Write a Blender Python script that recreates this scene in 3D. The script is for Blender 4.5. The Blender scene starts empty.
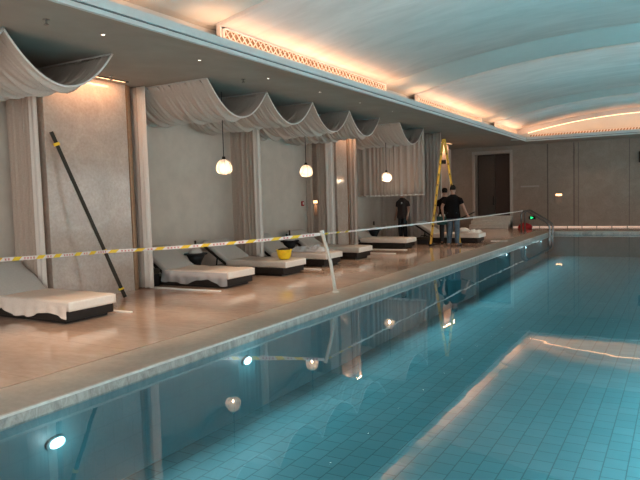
import bpy, bmesh, math, random
from mathutils import Vector, Matrix, noise
random.seed(7)
S = bpy.context.scene
COL = S.collection
PI = math.pi

# ------------------------------------------------------------------ camera, world, exposure
F_PX, YAW, PITCH, ROLL, EYE = 624.53, 0.52499, -0.0666, -0.02929, 1.6
cy, sy, cp, sp = math.cos(YAW), math.sin(YAW), math.cos(PITCH), math.sin(PITCH)
fwd = Vector((-sy*cp, cy*cp, sp)); right = Vector((cy, sy, 0)); up = right.cross(fwd)
r2 = right*math.cos(ROLL) + up*math.sin(ROLL); u2 = -right*math.sin(ROLL) + up*math.cos(ROLL)
cam = bpy.data.cameras.new('camera'); cam_o = bpy.data.objects.new('camera', cam); COL.objects.link(cam_o)
cam.sensor_width = 36.0; cam.lens = F_PX/640*36.0; cam.clip_start = 0.05
cam_o.matrix_world = Matrix(((r2.x, u2.x, -fwd.x, 0), (r2.y, u2.y, -fwd.y, 0), (r2.z, u2.z, -fwd.z, EYE), (0, 0, 0, 1)))
S.camera = cam_o

W = bpy.data.worlds.new('world'); S.world = W; W.use_nodes = True
W.node_tree.nodes['Background'].inputs[0].default_value = (0.80, 0.79, 0.76, 1)
W.node_tree.nodes['Background'].inputs[1].default_value = 3.6
S.view_settings.view_transform = 'Standard'; S.view_settings.look = 'None'
S.view_settings.exposure = 0.30; S.view_settings.gamma = 1.0
S.view_settings.use_curve_mapping = False
S.cycles.use_denoising = True
S.cycles.max_bounces = 10; S.cycles.diffuse_bounces = 5; S.cycles.glossy_bounces = 5
S.cycles.transparent_max_bounces = 12
S.cycles.sample_clamp_indirect = 6.0
S.cycles.caustics_reflective = False; S.cycles.caustics_refractive = False

WARM = (1.0, 0.51, 0.26); SOFTWARM = (1.0, 0.68, 0.44); COOL = (0.86, 0.97, 1.0)
def lamp(name, kind, loc, energy, color, direction=None, size=0.1, size_y=None, spot=None, blend=0.6, spread=None):
    l = bpy.data.lights.new(name, kind); o = bpy.data.objects.new(name, l); COL.objects.link(o)
    l.energy = energy; l.color = color; o.location = loc
    if kind == 'AREA':
        l.shape = 'RECTANGLE' if size_y else 'SQUARE'; l.size = size
        if size_y: l.size_y = size_y
        if spread: l.spread = spread
    else:
        l.shadow_soft_size = size
    if kind == 'SPOT':
        l.spot_size = spot; l.spot_blend = blend
    if direction is not None:
        d = Vector(direction).normalized()
        if kind == 'AREA' and size_y:      # long axis (local x) along given second axis handled by caller
            o.rotation_mode = 'QUATERNION'
            o.rotation_quaternion = d.to_track_quat('-Z', 'Y')
        else:
            o.rotation_mode = 'QUATERNION'; o.rotation_quaternion = d.to_track_quat('-Z', 'Y')
    return o
def strip_lamp(name, a, b, energy, color, direction, width=0.04, spread=None):
    """linear LED: emits along direction, long axis from a to b"""
    a, b = Vector(a), Vector(b); ln = (b-a).length
    o = lamp(name, 'AREA', (a+b)/2, energy, color, None, ln, width, spread=spread)
    z = -Vector(direction).normalized(); x = (b-a).normalized(); y = z.cross(x).normalized(); z = x.cross(y)
    m = Matrix((x, y, z)).transposed().to_4x4(); m.translation = (a+b)/2
    o.matrix_world = m
    return o
COVE_E = 3.9      # W per metre of cove LED
TRAY_L, TRAY_R, TRAY_F = -5.03, 3.03, 24.32
PANELS = [(-3.2, 4.9), (6.8, 12.28), (14.07, 19.55), (21.3, 24.6)]
for y0, y1 in PANELS:
    a, b2 = y0-0.6, min(y1+0.6, 24.3)
    strip_lamp('cove_light_left', (-5.22, a, 3.71), (-5.22, b2, 3.71), COVE_E*(b2-a), WARM, (-0.25, 0, 1), 0.05)
    strip_lamp('cove_light_right', (3.22, a, 3.71), (3.22, b2, 3.71), COVE_E*(b2-a), WARM, (0.25, 0, 1), 0.05)
strip_lamp('cove_light_end', (-5.0, 24.44, 3.66), (3.0, 24.44, 3.66), 3.5*8, WARM, (0, 0.4, 1), 0.05)
# wall washers over the marble pillars
strip_lamp('pillar_wash_near', (-8.5, 6.6, 3.72), (-8.5, 8.0, 3.72), 11, WARM, (-0.35, 0, -1), 0.04)
strip_lamp('pillar_wash_mid', (-8.5, 16.2, 3.72), (-8.5, 17.0, 3.72), 9, WARM, (-0.35, 0, -1), 0.04)
strip_lamp('pillar_wash_far', (-8.5, 24.6, 3.68), (-8.5, 26.2, 3.68), 26, WARM, (-0.35, 0, -1), 0.04)
# unseen fill strips along both pool walls, added to light the basin evenly
strip_lamp('pool_fill_light', (2.36, 0.9, -0.2), (2.36, 9.9, -0.2), 720, COOL, (-0.75, 0, -1), 0.15, spread=1.75)
strip_lamp('pool_fill_light', (2.36, 10.0, -0.2), (2.36, 26.1, -0.2), 500, COOL, (-0.75, 0, -1), 0.15, spread=1.75)
strip_lamp('pool_fill_light', (-4.46, 0.9, -0.2), (-4.46, 9.9, -0.2), 16, COOL, (0.8, 0, -0.6), 0.1, spread=1.6)
strip_lamp('pool_fill_light', (-4.46, 10.0, -0.2), (-4.46, 26.1, -0.2), 44, COOL, (0.8, 0, -0.6), 0.1, spread=1.6)
# underwater lamps sit in their own builder below; downlights too

# ------------------------------------------------------------------ materials
MATS = {}
def new_mat(name):
    m = bpy.data.materials.new(name); m.use_nodes = True; MATS[name] = m
    nt = m.node_tree; b = nt.nodes['Principled BSDF']
    return m, nt, b
def ramp(nt, src, stops):
    r = nt.nodes.new('ShaderNodeValToRGB')
    e = r.color_ramp.elements
    while len(e) < len(stops): e.new(0.5)
    for i, (p, c) in enumerate(stops): e[i].position = p; e[i].color = (*c, 1)
    nt.links.new(src, r.inputs[0]); return r.outputs[0]
def coords(nt, scale=(1, 1, 1), kind='Object'):
    t = nt.nodes.new('ShaderNodeTexCoord'); mp = nt.nodes.new('ShaderNodeMapping')
    mp.inputs['Scale'].default_value = scale
    nt.links.new(t.outputs[kind], mp.inputs[0]); return mp.outputs[0]
def noise_tex(nt, vec, scale, detail=6, rough=0.6, dist=0.0):
    n = nt.nodes.new('ShaderNodeTexNoise'); n.inputs['Scale'].default_value = scale
    n.inputs['Detail'].default_value = detail; n.inputs['Roughness'].default_value = rough
    n.inputs['Distortion'].default_value = dist
    nt.links.new(vec, n.inputs['Vector']); return n.outputs['Fac']
def bump(nt, b, h, strength, dist=0.02):
    n = nt.nodes.new('ShaderNodeBump'); n.inputs['Strength'].default_value = strength; n.inputs['Distance'].default_value = dist
    nt.links.new(h, n.inputs['Height']); nt.links.new(n.outputs[0], b.inputs['Normal'])
def plain(name, c, rough=0.6, metal=0.0, var=0.12, scale=14.0, spec=0.5, bumpy=0.0):
    m, nt, b = new_mat(name)
    v = coords(nt); n = noise_tex(nt, v, scale)
    lo = tuple(max(0, x*(1-var)) for x in c); hi = tuple(min(1, x*(1+var)) for x in c)
    nt.links.new(ramp(nt, n, [(0.3, lo), (0.7, hi)]), b.inputs['Base Color'])
    b.inputs['Roughness'].default_value = rough; b.inputs['Metallic'].default_value = metal
    b.inputs['Specular IOR Level'].default_value = spec
    if bumpy: bump(nt, b, n, bumpy)
    return m
def glow(name, c, strength):
    m, nt, b = new_mat(name)
    b.inputs['Base Color'].default_value = (*c, 1)
    b.inputs['Emission Color'].default_value = (*c, 1); b.inputs['Emission Strength'].default_value = strength
    return m
def marble(name, lo, mid, hi, rough, scale=1.3, spec=0.5, stretch=(1, 1, 1), joints=None):
    m, nt, b = new_mat(name)
    v = coords(nt, stretch)
    n1 = noise_tex(nt, v, scale, 8, 0.68, 0.8)
    c = ramp(nt, n1, [(0.30, lo), (0.5, mid), (0.68, hi)])
    n2 = noise_tex(nt, v, scale*9, 5, 0.7)
    c2 = ramp(nt, n2, [(0.35, (0.86, 0.85, 0.83)), (0.6, (1, 1, 1))])
    mx = nt.nodes.new('ShaderNodeMix'); mx.data_type = 'RGBA'; mx.blend_type = 'MULTIPLY'; mx.inputs[0].default_value = 1
    nt.links.new(c, mx.inputs[6]); nt.links.new(c2, mx.inputs[7])
    out = mx.outputs[2]
    if joints:
        br = nt.nodes.new('ShaderNodeTexBrick'); br.offset = 0.0
        br.inputs['Scale'].default_value = 1.0; br.inputs['Mortar Size'].default_value = 0.004
        br.inputs['Brick Width'].default_value = joints[0]; br.inputs['Row Height'].default_value = joints[1]
        br.inputs['Color1'].default_value = (1, 1, 1, 1); br.inputs['Color2'].default_value = (0.95, 0.94, 0.93, 1)
        br.inputs['Mortar'].default_value = (0.72, 0.68, 0.64, 1)
        t = nt.nodes.new('ShaderNodeTexCoord'); nt.links.new(t.outputs['Object'], br.inputs['Vector'])
        m2 = nt.nodes.new('ShaderNodeMix'); m2.data_type = 'RGBA'; m2.blend_type = 'MULTIPLY'; m2.inputs[0].default_value = 1
        nt.links.new(out, m2.inputs[6]); nt.links.new(br.outputs['Color'], m2.inputs[7]); out = m2.outputs[2]
    nt.links.new(out, b.inputs['Base Color'])
    b.inputs['Roughness'].default_value = rough; b.inputs['Specular IOR Level'].default_value = spec
    return m
M_DECK = marble('polished_stone', (0.46, 0.33, 0.26), (0.52, 0.385, 0.31), (0.58, 0.445, 0.365), 0.09, 0.9, 0.5, (0.6, 1.6, 1), (2.4, 1.2))
M_COPE = marble('coping_stone', (0.43, 0.35, 0.29), (0.50, 0.42, 0.35), (0.55, 0.47, 0.40), 0.38, 1.4, 0.4)
M_EDGE = marble('grey_marble', (0.20, 0.19, 0.175), (0.37, 0.35, 0.32), (0.50, 0.475, 0.44), 0.3, 5.0, 0.5, (1, 2.2, 1))
M_LIP = plain('pale_edge', (0.62, 0.60, 0.55), 0.4)
M_PILLAR = marble('pillar_marble', (0.40, 0.33, 0.285), (0.45, 0.375, 0.325), (0.51, 0.43, 0.375), 0.14, 2.2, 0.5)
M_BAY = plain('bay_wallpaper', (0.55, 0.485, 0.42), 0.85, var=0.07, scale=3.0)
M_BACK = marble('wall_stone', (0.285, 0.225, 0.185), (0.315, 0.252, 0.21), (0.35, 0.285, 0.24), 0.5, 2.6, 0.3)
M_SOFFIT = plain('soffit_plaster', (0.36, 0.31, 0.268), 0.9, var=0.07, scale=1.6, spec=0.0)
M_FASCIA = plain('fascia_paint', (0.50, 0.52, 0.51), 0.6, var=0.04)
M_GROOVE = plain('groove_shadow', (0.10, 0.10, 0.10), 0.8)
M_JOINT = plain('joint_dark', (0.13, 0.10, 0.085), 0.7)
M_FRAME = plain('door_frame_stone', (0.40, 0.345, 0.30), 0.5, var=0.08)
M_BRONZE = plain('bronze_trim', (0.30, 0.18, 0.105), 0.45, 0.5)
# trowelled plaster of the vault
M_VAULT, nt, b = new_mat('vault_plaster')
v = coords(nt, (0.5, 1.6, 1)); n = noise_tex(nt, v, 1.5, 9, 0.62, 0.6)
nt.links.new(ramp(nt, n, [(0.3, (0.55, 0.505, 0.475)), (0.7, (0.70, 0.645, 0.61))]), b.inputs['Base Color'])
b.inputs['Roughness'].default_value = 0.8; b.inputs['Specular IOR Level'].default_value = 0.05; bump(nt, b, n, 0.15, 0.02)
M_RIB = plain('rib_plaster', (0.50, 0.49, 0.46), 0.75, var=0.05, scale=2)
# pool tiles
def tiles(name, c1, c2, mortar, swap=False):
    m, nt, b = new_mat(name)
    t = nt.nodes.new('ShaderNodeTexCoord'); src = t.outputs['Object']
    if swap:
        sx = nt.nodes.new('ShaderNodeSeparateXYZ'); cx = nt.nodes.new('ShaderNodeCombineXYZ')
        nt.links.new(src, sx.inputs[0]); nt.links.new(sx.outputs[1], cx.inputs[0]); nt.links.new(sx.outputs[2], cx.inputs[1]); src = cx.outputs[0]
    else:
        mp = nt.nodes.new('ShaderNodeMapping'); mp.inputs['Rotation'].default_value = (0, 0, PI/2)
        nt.links.new(src, mp.inputs[0]); src = mp.outputs[0]
    br = nt.nodes.new('ShaderNodeTexBrick'); br.offset = 0.5
    br.inputs['Scale'].default_value = 1.0; br.inputs['Mortar Size'].default_value = 0.0065; br.inputs['Mortar Smooth'].default_value = 0.3
    br.inputs['Brick Width'].default_value = 0.23; br.inputs['Row Height'].default_value = 0.205; br.inputs['Bias'].default_value = 0
    br.inputs['Color1'].default_value = (*c1, 1); br.inputs['Color2'].default_value = (*c2, 1); br.inputs['Mortar'].default_value = (*mortar, 1)
    nt.links.new(src, br.inputs['Vector'])
    nt.links.new(br.outputs['Color'], b.inputs['Base Color']); b.inputs['Roughness'].default_value = 0.4
    return m
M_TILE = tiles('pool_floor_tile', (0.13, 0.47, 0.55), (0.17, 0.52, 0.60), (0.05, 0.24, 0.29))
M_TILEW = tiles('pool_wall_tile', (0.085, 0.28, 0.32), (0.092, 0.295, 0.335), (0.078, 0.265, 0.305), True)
# water: fresnel mirror over tinted see-through
M_WATER, nt, b = new_mat('pool_water'); nt.nodes.remove(b)
out = nt.nodes['Material Output']
tr = nt.nodes.new('ShaderNodeBsdfTransparent'); tr.inputs[0].default_value = (0.72, 0.92, 0.94, 1)
gl = nt.nodes.new('ShaderNodeBsdfGlossy'); gl.inputs['Roughness'].default_value = 0.012; gl.inputs[0].default_value = (1, 1, 1, 1)
fr = nt.nodes.new('ShaderNodeFresnel'); fr.inputs[0].default_value = 1.62
mx = nt.nodes.new('ShaderNodeMixShader')
v = coords(nt); n = noise_tex(nt, v, 1.6, 2, 0.5)
bp = nt.nodes.new('ShaderNodeBump'); bp.inputs['Strength'].default_value = 0.05; bp.inputs['Distance'].default_value = 0.02
nt.links.new(n, bp.inputs['Height']); nt.links.new(bp.outputs[0], gl.inputs['Normal']); nt.links.new(bp.outputs[0], fr.inputs['Normal'])
nt.links.new(fr.outputs[0], mx.inputs[0]); nt.links.new(tr.outputs[0], mx.inputs[1]); nt.links.new(gl.outputs[0], mx.inputs[2]); nt.links.new(mx.outputs[0], out.inputs[0])
def cloth(name, c, var=0.1, trans=0.0, rough=0.85):
    m = plain(name, c, rough, var=var, scale=40, spec=0.2)
    if trans:
        nt = m.node_tree; b = nt.nodes['Principled BSDF']; o = nt.nodes['Material Output']
        t = nt.nodes.new('ShaderNodeBsdfTranslucent'); t.inputs[0].default_value = (*c, 1)
        x = nt.nodes.new('ShaderNodeMixShader'); x.inputs[0].default_value = trans
        nt.links.new(b.outputs[0], x.inputs[1]); nt.links.new(t.outputs[0], x.inputs[2]); nt.links.new(x.outputs[0], o.inputs[0])
    return m
M_DRAPE = cloth('drape_linen', (0.53, 0.455, 0.40), 0.08, 0.06)
M_DRAPED = cloth('drape_linen_dark', (0.49, 0.40, 0.335), 0.08, 0.1)
M_HEM = cloth('hem_white', (0.72, 0.69, 0.65), 0.04)
M_SHEER = cloth('sheer_white', (0.78, 0.74, 0.69), 0.04, 0.2)
M_COVER = cloth('dust_sheet_cotton', (0.70, 0.61, 0.54), 0.05)
M_COVERG = cloth('dust_sheet_grey', (0.50, 0.455, 0.405), 0.05)
M_FOOT = cloth('mattress_white', (0.80, 0.77, 0.72), 0.04)
M_GREYF = cloth('cushion_grey', (0.47, 0.45, 0.42), 0.06)
M_DARKW = plain('dark_wood', (0.018, 0.014, 0.012), 0.5, var=0.2, spec=0.25)
M_BLACK = plain('black_plastic', (0.008, 0.008, 0.009), 0.5, spec=0.25)
M_STEEL = plain('steel', (0.55, 0.55, 0.55), 0.25, 0.9)
M_RAIL = plain('dark_steel', (0.16, 0.155, 0.15), 0.28, 0.9)
M_YEL = plain('ladder_yellow', (0.62, 0.36, 0.02), 0.45)
M_TUB = plain('tub_yellow', (0.85, 0.58, 0.02), 0.35)
M_TAPEW = plain('tape_white', (0.78, 0.74, 0.70), 0.45, var=0.03)
M_TAPEY = plain('tape_yellow', (0.80, 0.54, 0.02), 0.45, var=0.03)
M_TAPER = plain('tape_red', (0.55, 0.06, 0.07), 0.45, var=0.03)
M_WHITE = plain('white_paint', (0.80, 0.80, 0.78), 0.4, var=0.03)
M_POLE = plain('pale_pole', (0.62, 0.58, 0.52), 0.4)
M_JOIST = plain('dark_profile', (0.030, 0.026, 0.018), 0.6, 0.0, spec=0.2)
M_JEDGE = plain('profile_edge', (0.52, 0.48, 0.42), 0.6)
M_DOORL = plain('door_walnut', (0.060, 0.046, 0.038), 0.5, var=0.15)
M_DOORR = plain('door_walnut_red', (0.046, 0.026, 0.020), 0.5, var=0.15)
M_RED = plain('red_fabric', (0.42, 0.015, 0.02), 0.7)
M_SKIN = plain('skin', (0.44, 0.26, 0.19), 0.55, var=0.05)
M_HAIR = plain('black_hair', (0.008, 0.007, 0.006), 0.7, spec=0.15)
M_TEEB = plain('black_cotton', (0.006, 0.006, 0.007), 0.9, spec=0.08)
M_TEEG = plain('brown_cotton', (0.050, 0.040, 0.038), 0.9, spec=0.1)
M_JEANS = plain('blue_denim', (0.075, 0.115, 0.155), 0.85, var=0.3, scale=8)
M_SHOE = plain('grey_shoe', (0.12, 0.105, 0.09), 0.7)
M_TEAL = plain('teal_canvas', (0.015, 0.075, 0.075), 0.8)
M_LENS = glow('lamp_lens', (1, 0.86, 0.7), 6)
M_SHADE, nt, b = new_mat('pendant_glass')
v = coords(nt); n = noise_tex(nt, v, 9, 3, 0.5, 1.0)
nt.links.new(ramp(nt, n, [(0.3, (0.75, 0.50, 0.33)), (0.7, (1.0, 0.78, 0.58))]), b.inputs['Emission Color'])
b.inputs['Base Color'].default_value = (0.8, 0.7, 0.6, 1); b.inputs['Emission Strength'].default_value = 0.36
o = nt.nodes['Material Output']; t = nt.nodes.new('ShaderNodeBsdfTransparent'); x = nt.nodes.new('ShaderNodeMixShader'); x.inputs[0].default_value = 0.7
nt.links.new(t.outputs[0], x.inputs[1]); nt.links.new(b.outputs[0], x.inputs[2]); nt.links.new(x.outputs[0], o.inputs[0])
M_BULB = glow('pendant_bulb', (1, 0.85, 0.62), 3)
M_POOLLAMP = glow('pool_lamp', (0.85, 0.97, 1.0), 5)
M_GREEN = glow('exit_green', (0.02, 0.85, 0.25), 1.3)
M_NICHE = glow('niche_glow', (1.0, 0.52, 0.25), 3.0)
M_LED = glow('led_line', (1.0, 0.62, 0.34), 2.2)
M_BASEGLOW = glow('skirting_glow', (0.85, 0.62, 0.50), 0.32)  # lit look of the pale skirting, put in as emission
M_PLASTIC, nt, b = new_mat('clear_plastic')
o = nt.nodes['Material Output']; b.inputs['Base Color'].default_value = (0.75, 0.76, 0.78, 1); b.inputs['Roughness'].default_value = 0.18
t = nt.nodes.new('ShaderNodeBsdfTransparent'); x = nt.nodes.new('ShaderNodeMixShader'); x.inputs[0].default_value = 0.42
nt.links.new(t.outputs[0], x.inputs[1]); nt.links.new(b.outputs[0], x.inputs[2]); nt.links.new(x.outputs[0], o.inputs[0])

# ------------------------------------------------------------------ mesh helpers
class MB:
    def __init__(self): self.bm = bmesh.new()
    def box(self, lo, hi, m=None, bev=0.0, mi=0):
        lo, hi = Vector(lo), Vector(hi); c = (lo+hi)/2; s = hi-lo
        r = bmesh.ops.create_cube(self.bm, size=1.0)
        vs = r['verts']; bmesh.ops.scale(self.bm, vec=s, verts=vs)
        if bev:
            es = list({e for q in vs for e in q.link_edges})
            g = bmesh.ops.bevel(self.bm, geom=es, offset=bev, segments=2, affect='EDGES', profile=0.5)
            vs = list({q for f in g['faces'] for q in f.verts} | {q for q in vs if q.is_valid})
        bmesh.ops.translate(self.bm, vec=c, verts=vs)
        if m is not None: bmesh.ops.transform(self.bm, matrix=m, verts=vs)
        for f in {f for q in vs for f in q.link_faces}: f.material_index = mi
        return vs
    def bar(self, a, b, w, h, roll=None, bev=0.0):
        """rectangular bar from a to b; w across, h along 'roll' direction"""
        a, b = Vector(a), Vector(b); d = (b-a); L = d.length; z = d.normalized()
        ref = Vector(roll) if roll is not None else (Vector((0, 0, 1)) if abs(z.z) < 0.9 else Vector((0, 1, 0)))
        x = ref.cross(z).normalized(); y = z.cross(x)
        m = Matrix((x, y, z)).transposed().to_4x4(); m.translation = (a+b)/2
        return self.box((-w/2, -h/2, -L/2), (w/2, h/2, L/2), m, bev)
    def tube(self, pts, r, seg=10, caps=True):
        pts = [Vector(p) for p in pts]; n = len(pts); rings = []
        rr = r if isinstance(r, (list, tuple)) else [r]*n
        t0 = (pts[1]-pts[0]).normalized(); ref = Vector((0, 0, 1)) if abs(t0.z) < 0.9 else Vector((1, 0, 0))
        x = ref.cross(t0).normalized()
        for i in range(n):
            t = (pts[min(i+1, n-1)]-pts[max(i-1, 0)]).normalized()
            x = (x - t*x.dot(t)).normalized(); y = t.cross(x)
            rings.append([self.bm.verts.new(pts[i] + (x*math.cos(2*PI*k/seg)+y*math.sin(2*PI*k/seg))*rr[i]) for k in range(seg)])
        for i in range(n-1):
            for k in range(seg):
                self.bm.faces.new((rings[i][k], rings[i][(k+1) % seg], rings[i+1][(k+1) % seg], rings[i+1][k]))
        if caps:
            self.bm.faces.new(rings[0][::-1]); self.bm.faces.new(rings[-1])
    def lathe(self, prof, c=(0, 0, 0), seg=24, wob=None):
        c = Vector(c); rings = []
        for r, z in prof:
            if r < 1e-5: rings.append([self.bm.verts.new(c+Vector((0, 0, z)))])
            else: rings.append([self.bm.verts.new(c+Vector((r*math.cos(2*PI*k/seg)*(1+(wob(k/seg, z) if wob else 0)), r*math.sin(2*PI*k/seg)*(1+(wob(k/seg, z) if wob else 0)), z))) for k in range(seg)])
        for a, b2 in zip(rings, rings[1:]):
            for k in range(seg):
                k2 = (k+1) % seg
                if len(a) == 1 and len(b2) == 1: continue
                if len(a) == 1: self.bm.faces.new((a[0], b2[k], b2[k2]))
                elif len(b2) == 1: self.bm.faces.new((a[k], a[k2], b2[0]))
                else: self.bm.faces.new((a[k], a[k2], b2[k2], b2[k]))
    def grid(self, fn, nu, nv, mi=0):
        vs = [[self.bm.verts.new(fn(i/nu, j/nv)) for j in range(nv+1)] for i in range(nu+1)]
        for i in range(nu):
            for j in range(nv):
                f = self.bm.faces.new((vs[i][j], vs[i+1][j], vs[i+1][j+1], vs[i][j+1])); f.material_index = mi
        return vs
    def prism(self, poly, axis, lo, hi):
        """extrude a 2-D polygon; axis 'x': poly=(y,z); 'y': poly=(x,z)"""
        def P(p, t): return Vector((t, p[0], p[1])) if axis == 'x' else (Vector((p[0], t, p[1])) if axis == 'y' else Vector((p[0], p[1], t)))
        a = [self.bm.verts.new(P(p, lo)) for p in poly]; b2 = [self.bm.verts.new(P(p, hi)) for p in poly]
        n = len(poly); self.bm.faces.new(a); self.bm.faces.new(b2[::-1])
        for i in range(n): self.bm.faces.new((a[i], b2[i], b2[(i+1) % n], a[(i+1) % n]))
    def build(self, name, mat, parent=None, smooth=False, solid=0.0, kind=None, recalc=True):
        if recalc: bmesh.ops.recalc_face_normals(self.bm, faces=self.bm.faces)
        me = bpy.data.meshes.new(name); self.bm.to_mesh(me); self.bm.free()
        for q in (mat if isinstance(mat, (list, tuple)) else [mat]): me.materials.append(q)
        if smooth:
            for p in me.polygons: p.use_smooth = True
        o = bpy.data.objects.new(name, me); COL.objects.link(o)
        if parent is not None: o.parent = parent
        if solid:
            s = o.modifiers.new('thickness', 'SOLIDIFY'); s.thickness = solid; s.offset = 0
        if kind: o['kind'] = kind
        return o
def thing(name, label, cat, loc=(0, 0, 0), rz=0.0, group=None):
    o = bpy.data.objects.new(name, None); COL.objects.link(o); o.empty_display_size = 0.1
    o.location = loc; o.rotation_euler = (0, 0, rz); o['label'] = label; o['category'] = cat
    if group: o['group'] = group
    return o
def tag(o, label, cat, group=None):
    o['label'] = label; o['category'] = cat
    if group: o['group'] = group
    return o
def kids(o, table):
    return [c for c in table if c.parent == o]
def dup(root, loc, rz, label, group=None):
    every = list(bpy.data.objects)
    r = root.copy(); COL.objects.link(r); r.location = loc; r.rotation_euler = (0, 0, rz); r['label'] = label
    if group: r['group'] = group
    for ch in kids(root, every):
        c = ch.copy(); COL.objects.link(c); c.parent = r
        for g in kids(ch, every):
            d = g.copy(); COL.objects.link(d); d.parent = c
    return r
def fbm(x, y=0.0, z=0.0): return noise.noise(Vector((x, y, z)))

# ------------------------------------------------------------------ setting: floor, pool, walls
POOL_L, POOL_R, POOL_N, POOL_F, POOL_Z, WATER_Z = -4.51, 2.4, 0.7, 26.3, -0.98, -0.10
WALL_L, BACK_Y = -9.6, 29.4
JX = -5.2
m = MB()
m.box((WALL_L-0.3, -4, -0.3), (JX-0.02, BACK_Y+0.3, 0)); m.box((JX-0.02, POOL_F+0.6, -0.3), (7, BACK_Y+0.3, 0))
m.box((3.1, -4, -0.3), (7, POOL_F+0.6, 0)); m.box((JX-0.02, -4, -0.3), (3.1, 0.0, 0))
m.build('floor', M_DECK, kind='structure')
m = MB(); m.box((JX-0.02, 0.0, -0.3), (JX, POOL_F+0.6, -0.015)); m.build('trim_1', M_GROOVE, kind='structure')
m = MB()
m.box((JX, 0, -0.1), (POOL_L-0.03, POOL_F+0.6, 0)); m.box((POOL_L-0.03, POOL_F+0.03, -0.1), (3.1, POOL_F+0.6, 0))
m.box((POOL_R+0.03, 0, -0.1), (3.1, POOL_F+0.03, 0)); m.box((POOL_L-0.03, 0, -0.1), (POOL_R+0.03, POOL_N-0.03, 0))
m.build('trim_2', M_COPE, kind='structure')
m = MB()
m.box((POOL_L-0.03, POOL_N-0.03, -0.022), (POOL_L+0.004, POOL_F+0.03, 0.003), bev=0.004)
m.box((POOL_L, POOL_F-0.004, -0.022), (POOL_R, POOL_F+0.03, 0.003), bev=0.004)
m.box((POOL_R-0.004, POOL_N-0.03, -0.022), (POOL_R+0.03, POOL_F+0.03, 0.003), bev=0.004)
m.build('trim_3', M_LIP, kind='structure')
m = MB()
m.box((POOL_L-0.12, POOL_N-0.1, -0.115), (POOL_L, POOL_F+0.1, -0.022)); m.box((POOL_L, POOL_F, -0.115), (POOL_R, POOL_F+0.1, -0.022))
m.box((POOL_R, POOL_N-0.1, -0.115), (POOL_R+0.12, POOL_F+0.1, -0.022)); m.box((POOL_L, POOL_N-0.1, -0.115), (POOL_R, POOL_N, -0.022))
m.build('trim_4', M_EDGE, kind='structure')
m = MB()
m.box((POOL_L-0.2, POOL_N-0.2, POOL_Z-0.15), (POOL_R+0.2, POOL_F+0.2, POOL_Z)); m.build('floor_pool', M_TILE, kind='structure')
m = MB()
m.box((POOL_L-0.2, POOL_N, POOL_Z), (POOL_L-0.02, POOL_F, -0.115)); m.box((POOL_R+0.02, POOL_N, POOL_Z), (POOL_R+0.2, POOL_F, -0.115))
m.box((POOL_L-0.2, POOL_F+0.02, POOL_Z), (POOL_R+0.2, POOL_F+0.2, -0.115)); m.box((POOL_L-0.2, POOL_N-0.2, POOL_Z), (POOL_R+0.2, POOL_N-0.02, -0.115))
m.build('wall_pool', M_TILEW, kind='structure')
m = MB(); m.grid(lambda u, w: Vector((POOL_L-0.01+(POOL_R-POOL_L+0.02)*u, POOL_N-0.01+(POOL_F-POOL_N+0.02)*w, WATER_Z)), 1, 1)
wo = m.build('pool_water', M_WATER, kind='stuff'); wo['label'] = 'still teal pool water mirroring the lit ceiling'; wo['category'] = 'water'

m = MB(); m.box((WALL_L-0.3, -4, 0), (WALL_L, BACK_Y+0.3, 3.9)); m.build('wall_left', M_BAY, kind='structure')
m = MB(); m.box((6.7, -4, 0), (7.0, BACK_Y+0.3, 0.25)); m.box((6.7, -4, 3.35), (7.0, BACK_Y+0.3, 3.9))
for i in range(9): m.box((6.7, -4+3.6*i, 0.25), (7.0, -3.4+3.6*i, 3.35))
m.box((6.7, 28.4, 0.25), (7.0, BACK_Y+0.3, 3.35)); m.build('wall_right', M_BACK, kind='structure')
for i in range(8):  # unseen openings and frames, added to let daylight fill the hall
    y0 = -3.4+3.6*i; m = MB()
    for a, b2 in (((6.8, y0, 0.25), (6.88, y0+0.06, 3.35)), ((6.8, y0+2.94, 0.25), (6.88, y0+3.0, 3.35)), ((6.8, y0+1.47, 0.25), (6.88, y0+1.53, 3.35)), ((6.8, y0, 0.25), (6.88, y0+3, 0.31)), ((6.8, y0, 3.29), (6.88, y0+3, 3.35))): m.box(a, b2)
    m.build('fill_window_%d' % (i+1), M_RAIL, kind='structure')
DX0, DX1, DZ0, DZ1 = -8.45, -6.83, 0.55, 3.42
m = MB()
m.box((WALL_L, BACK_Y, 0), (DX0, BACK_Y+0.6, 3.9)); m.box((DX1, BACK_Y, 0), (-5.19, BACK_Y+0.6, 3.9)); m.box((DX0, BACK_Y, DZ1), (DX1, BACK_Y+0.6, 3.9))
m.box((DX0, BACK_Y, 0), (DX1, BACK_Y+0.6, DZ0))
m.box((-5.15, BACK_Y, 0), (-4.07, BACK_Y+0.6, 3.9)); m.box((-4.05, BACK_Y+0.0, 0), (6.7, BACK_Y+0.6, 3.9)); m.box((-5.19, BACK_Y+0.03, 0), (-4.05, BACK_Y+0.6, 3.9))
m.build('wall_back', M_BACK, kind='structure')
m = MB()
for x, w in ((-5.2, 0.05), (-4.09, 0.03), (-3.9, 0.02), (-1.9, 0.02)): m.box((x, BACK_Y-0.003, 0.06), (x+w, BACK_Y+0.01, 3.72))
m.build('trim_11', M_JOINT, kind='structure')
# pillars of the pool-side wall
def pillar(name, y0, y1, trim_right=True):
    mm = MB(); mm.box((WALL_L, y0, 0), (-8.73, y1, 3.75), bev=0.006); mm.build(name, M_PILLAR, kind='structure')
pillar('wall_pillar', 6.48, 8.2); pillar('wall_pillar.001', 16.15, 16.83); pillar('wall_pillar.002', 24.4, 26.4); pillar('wall_pillar.003', -1.5, 0.5)
m = MB()
for y1 in (8.2, 16.83): m.box((-8.9, y1, 0), (-8.71, y1+0.035, 3.75)); m.box((-8.9, y1+0.035, 0), (-8.76, y1+0.13, 3.75))
m.build('trim_5', M_BRONZE, kind='structure')

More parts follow.
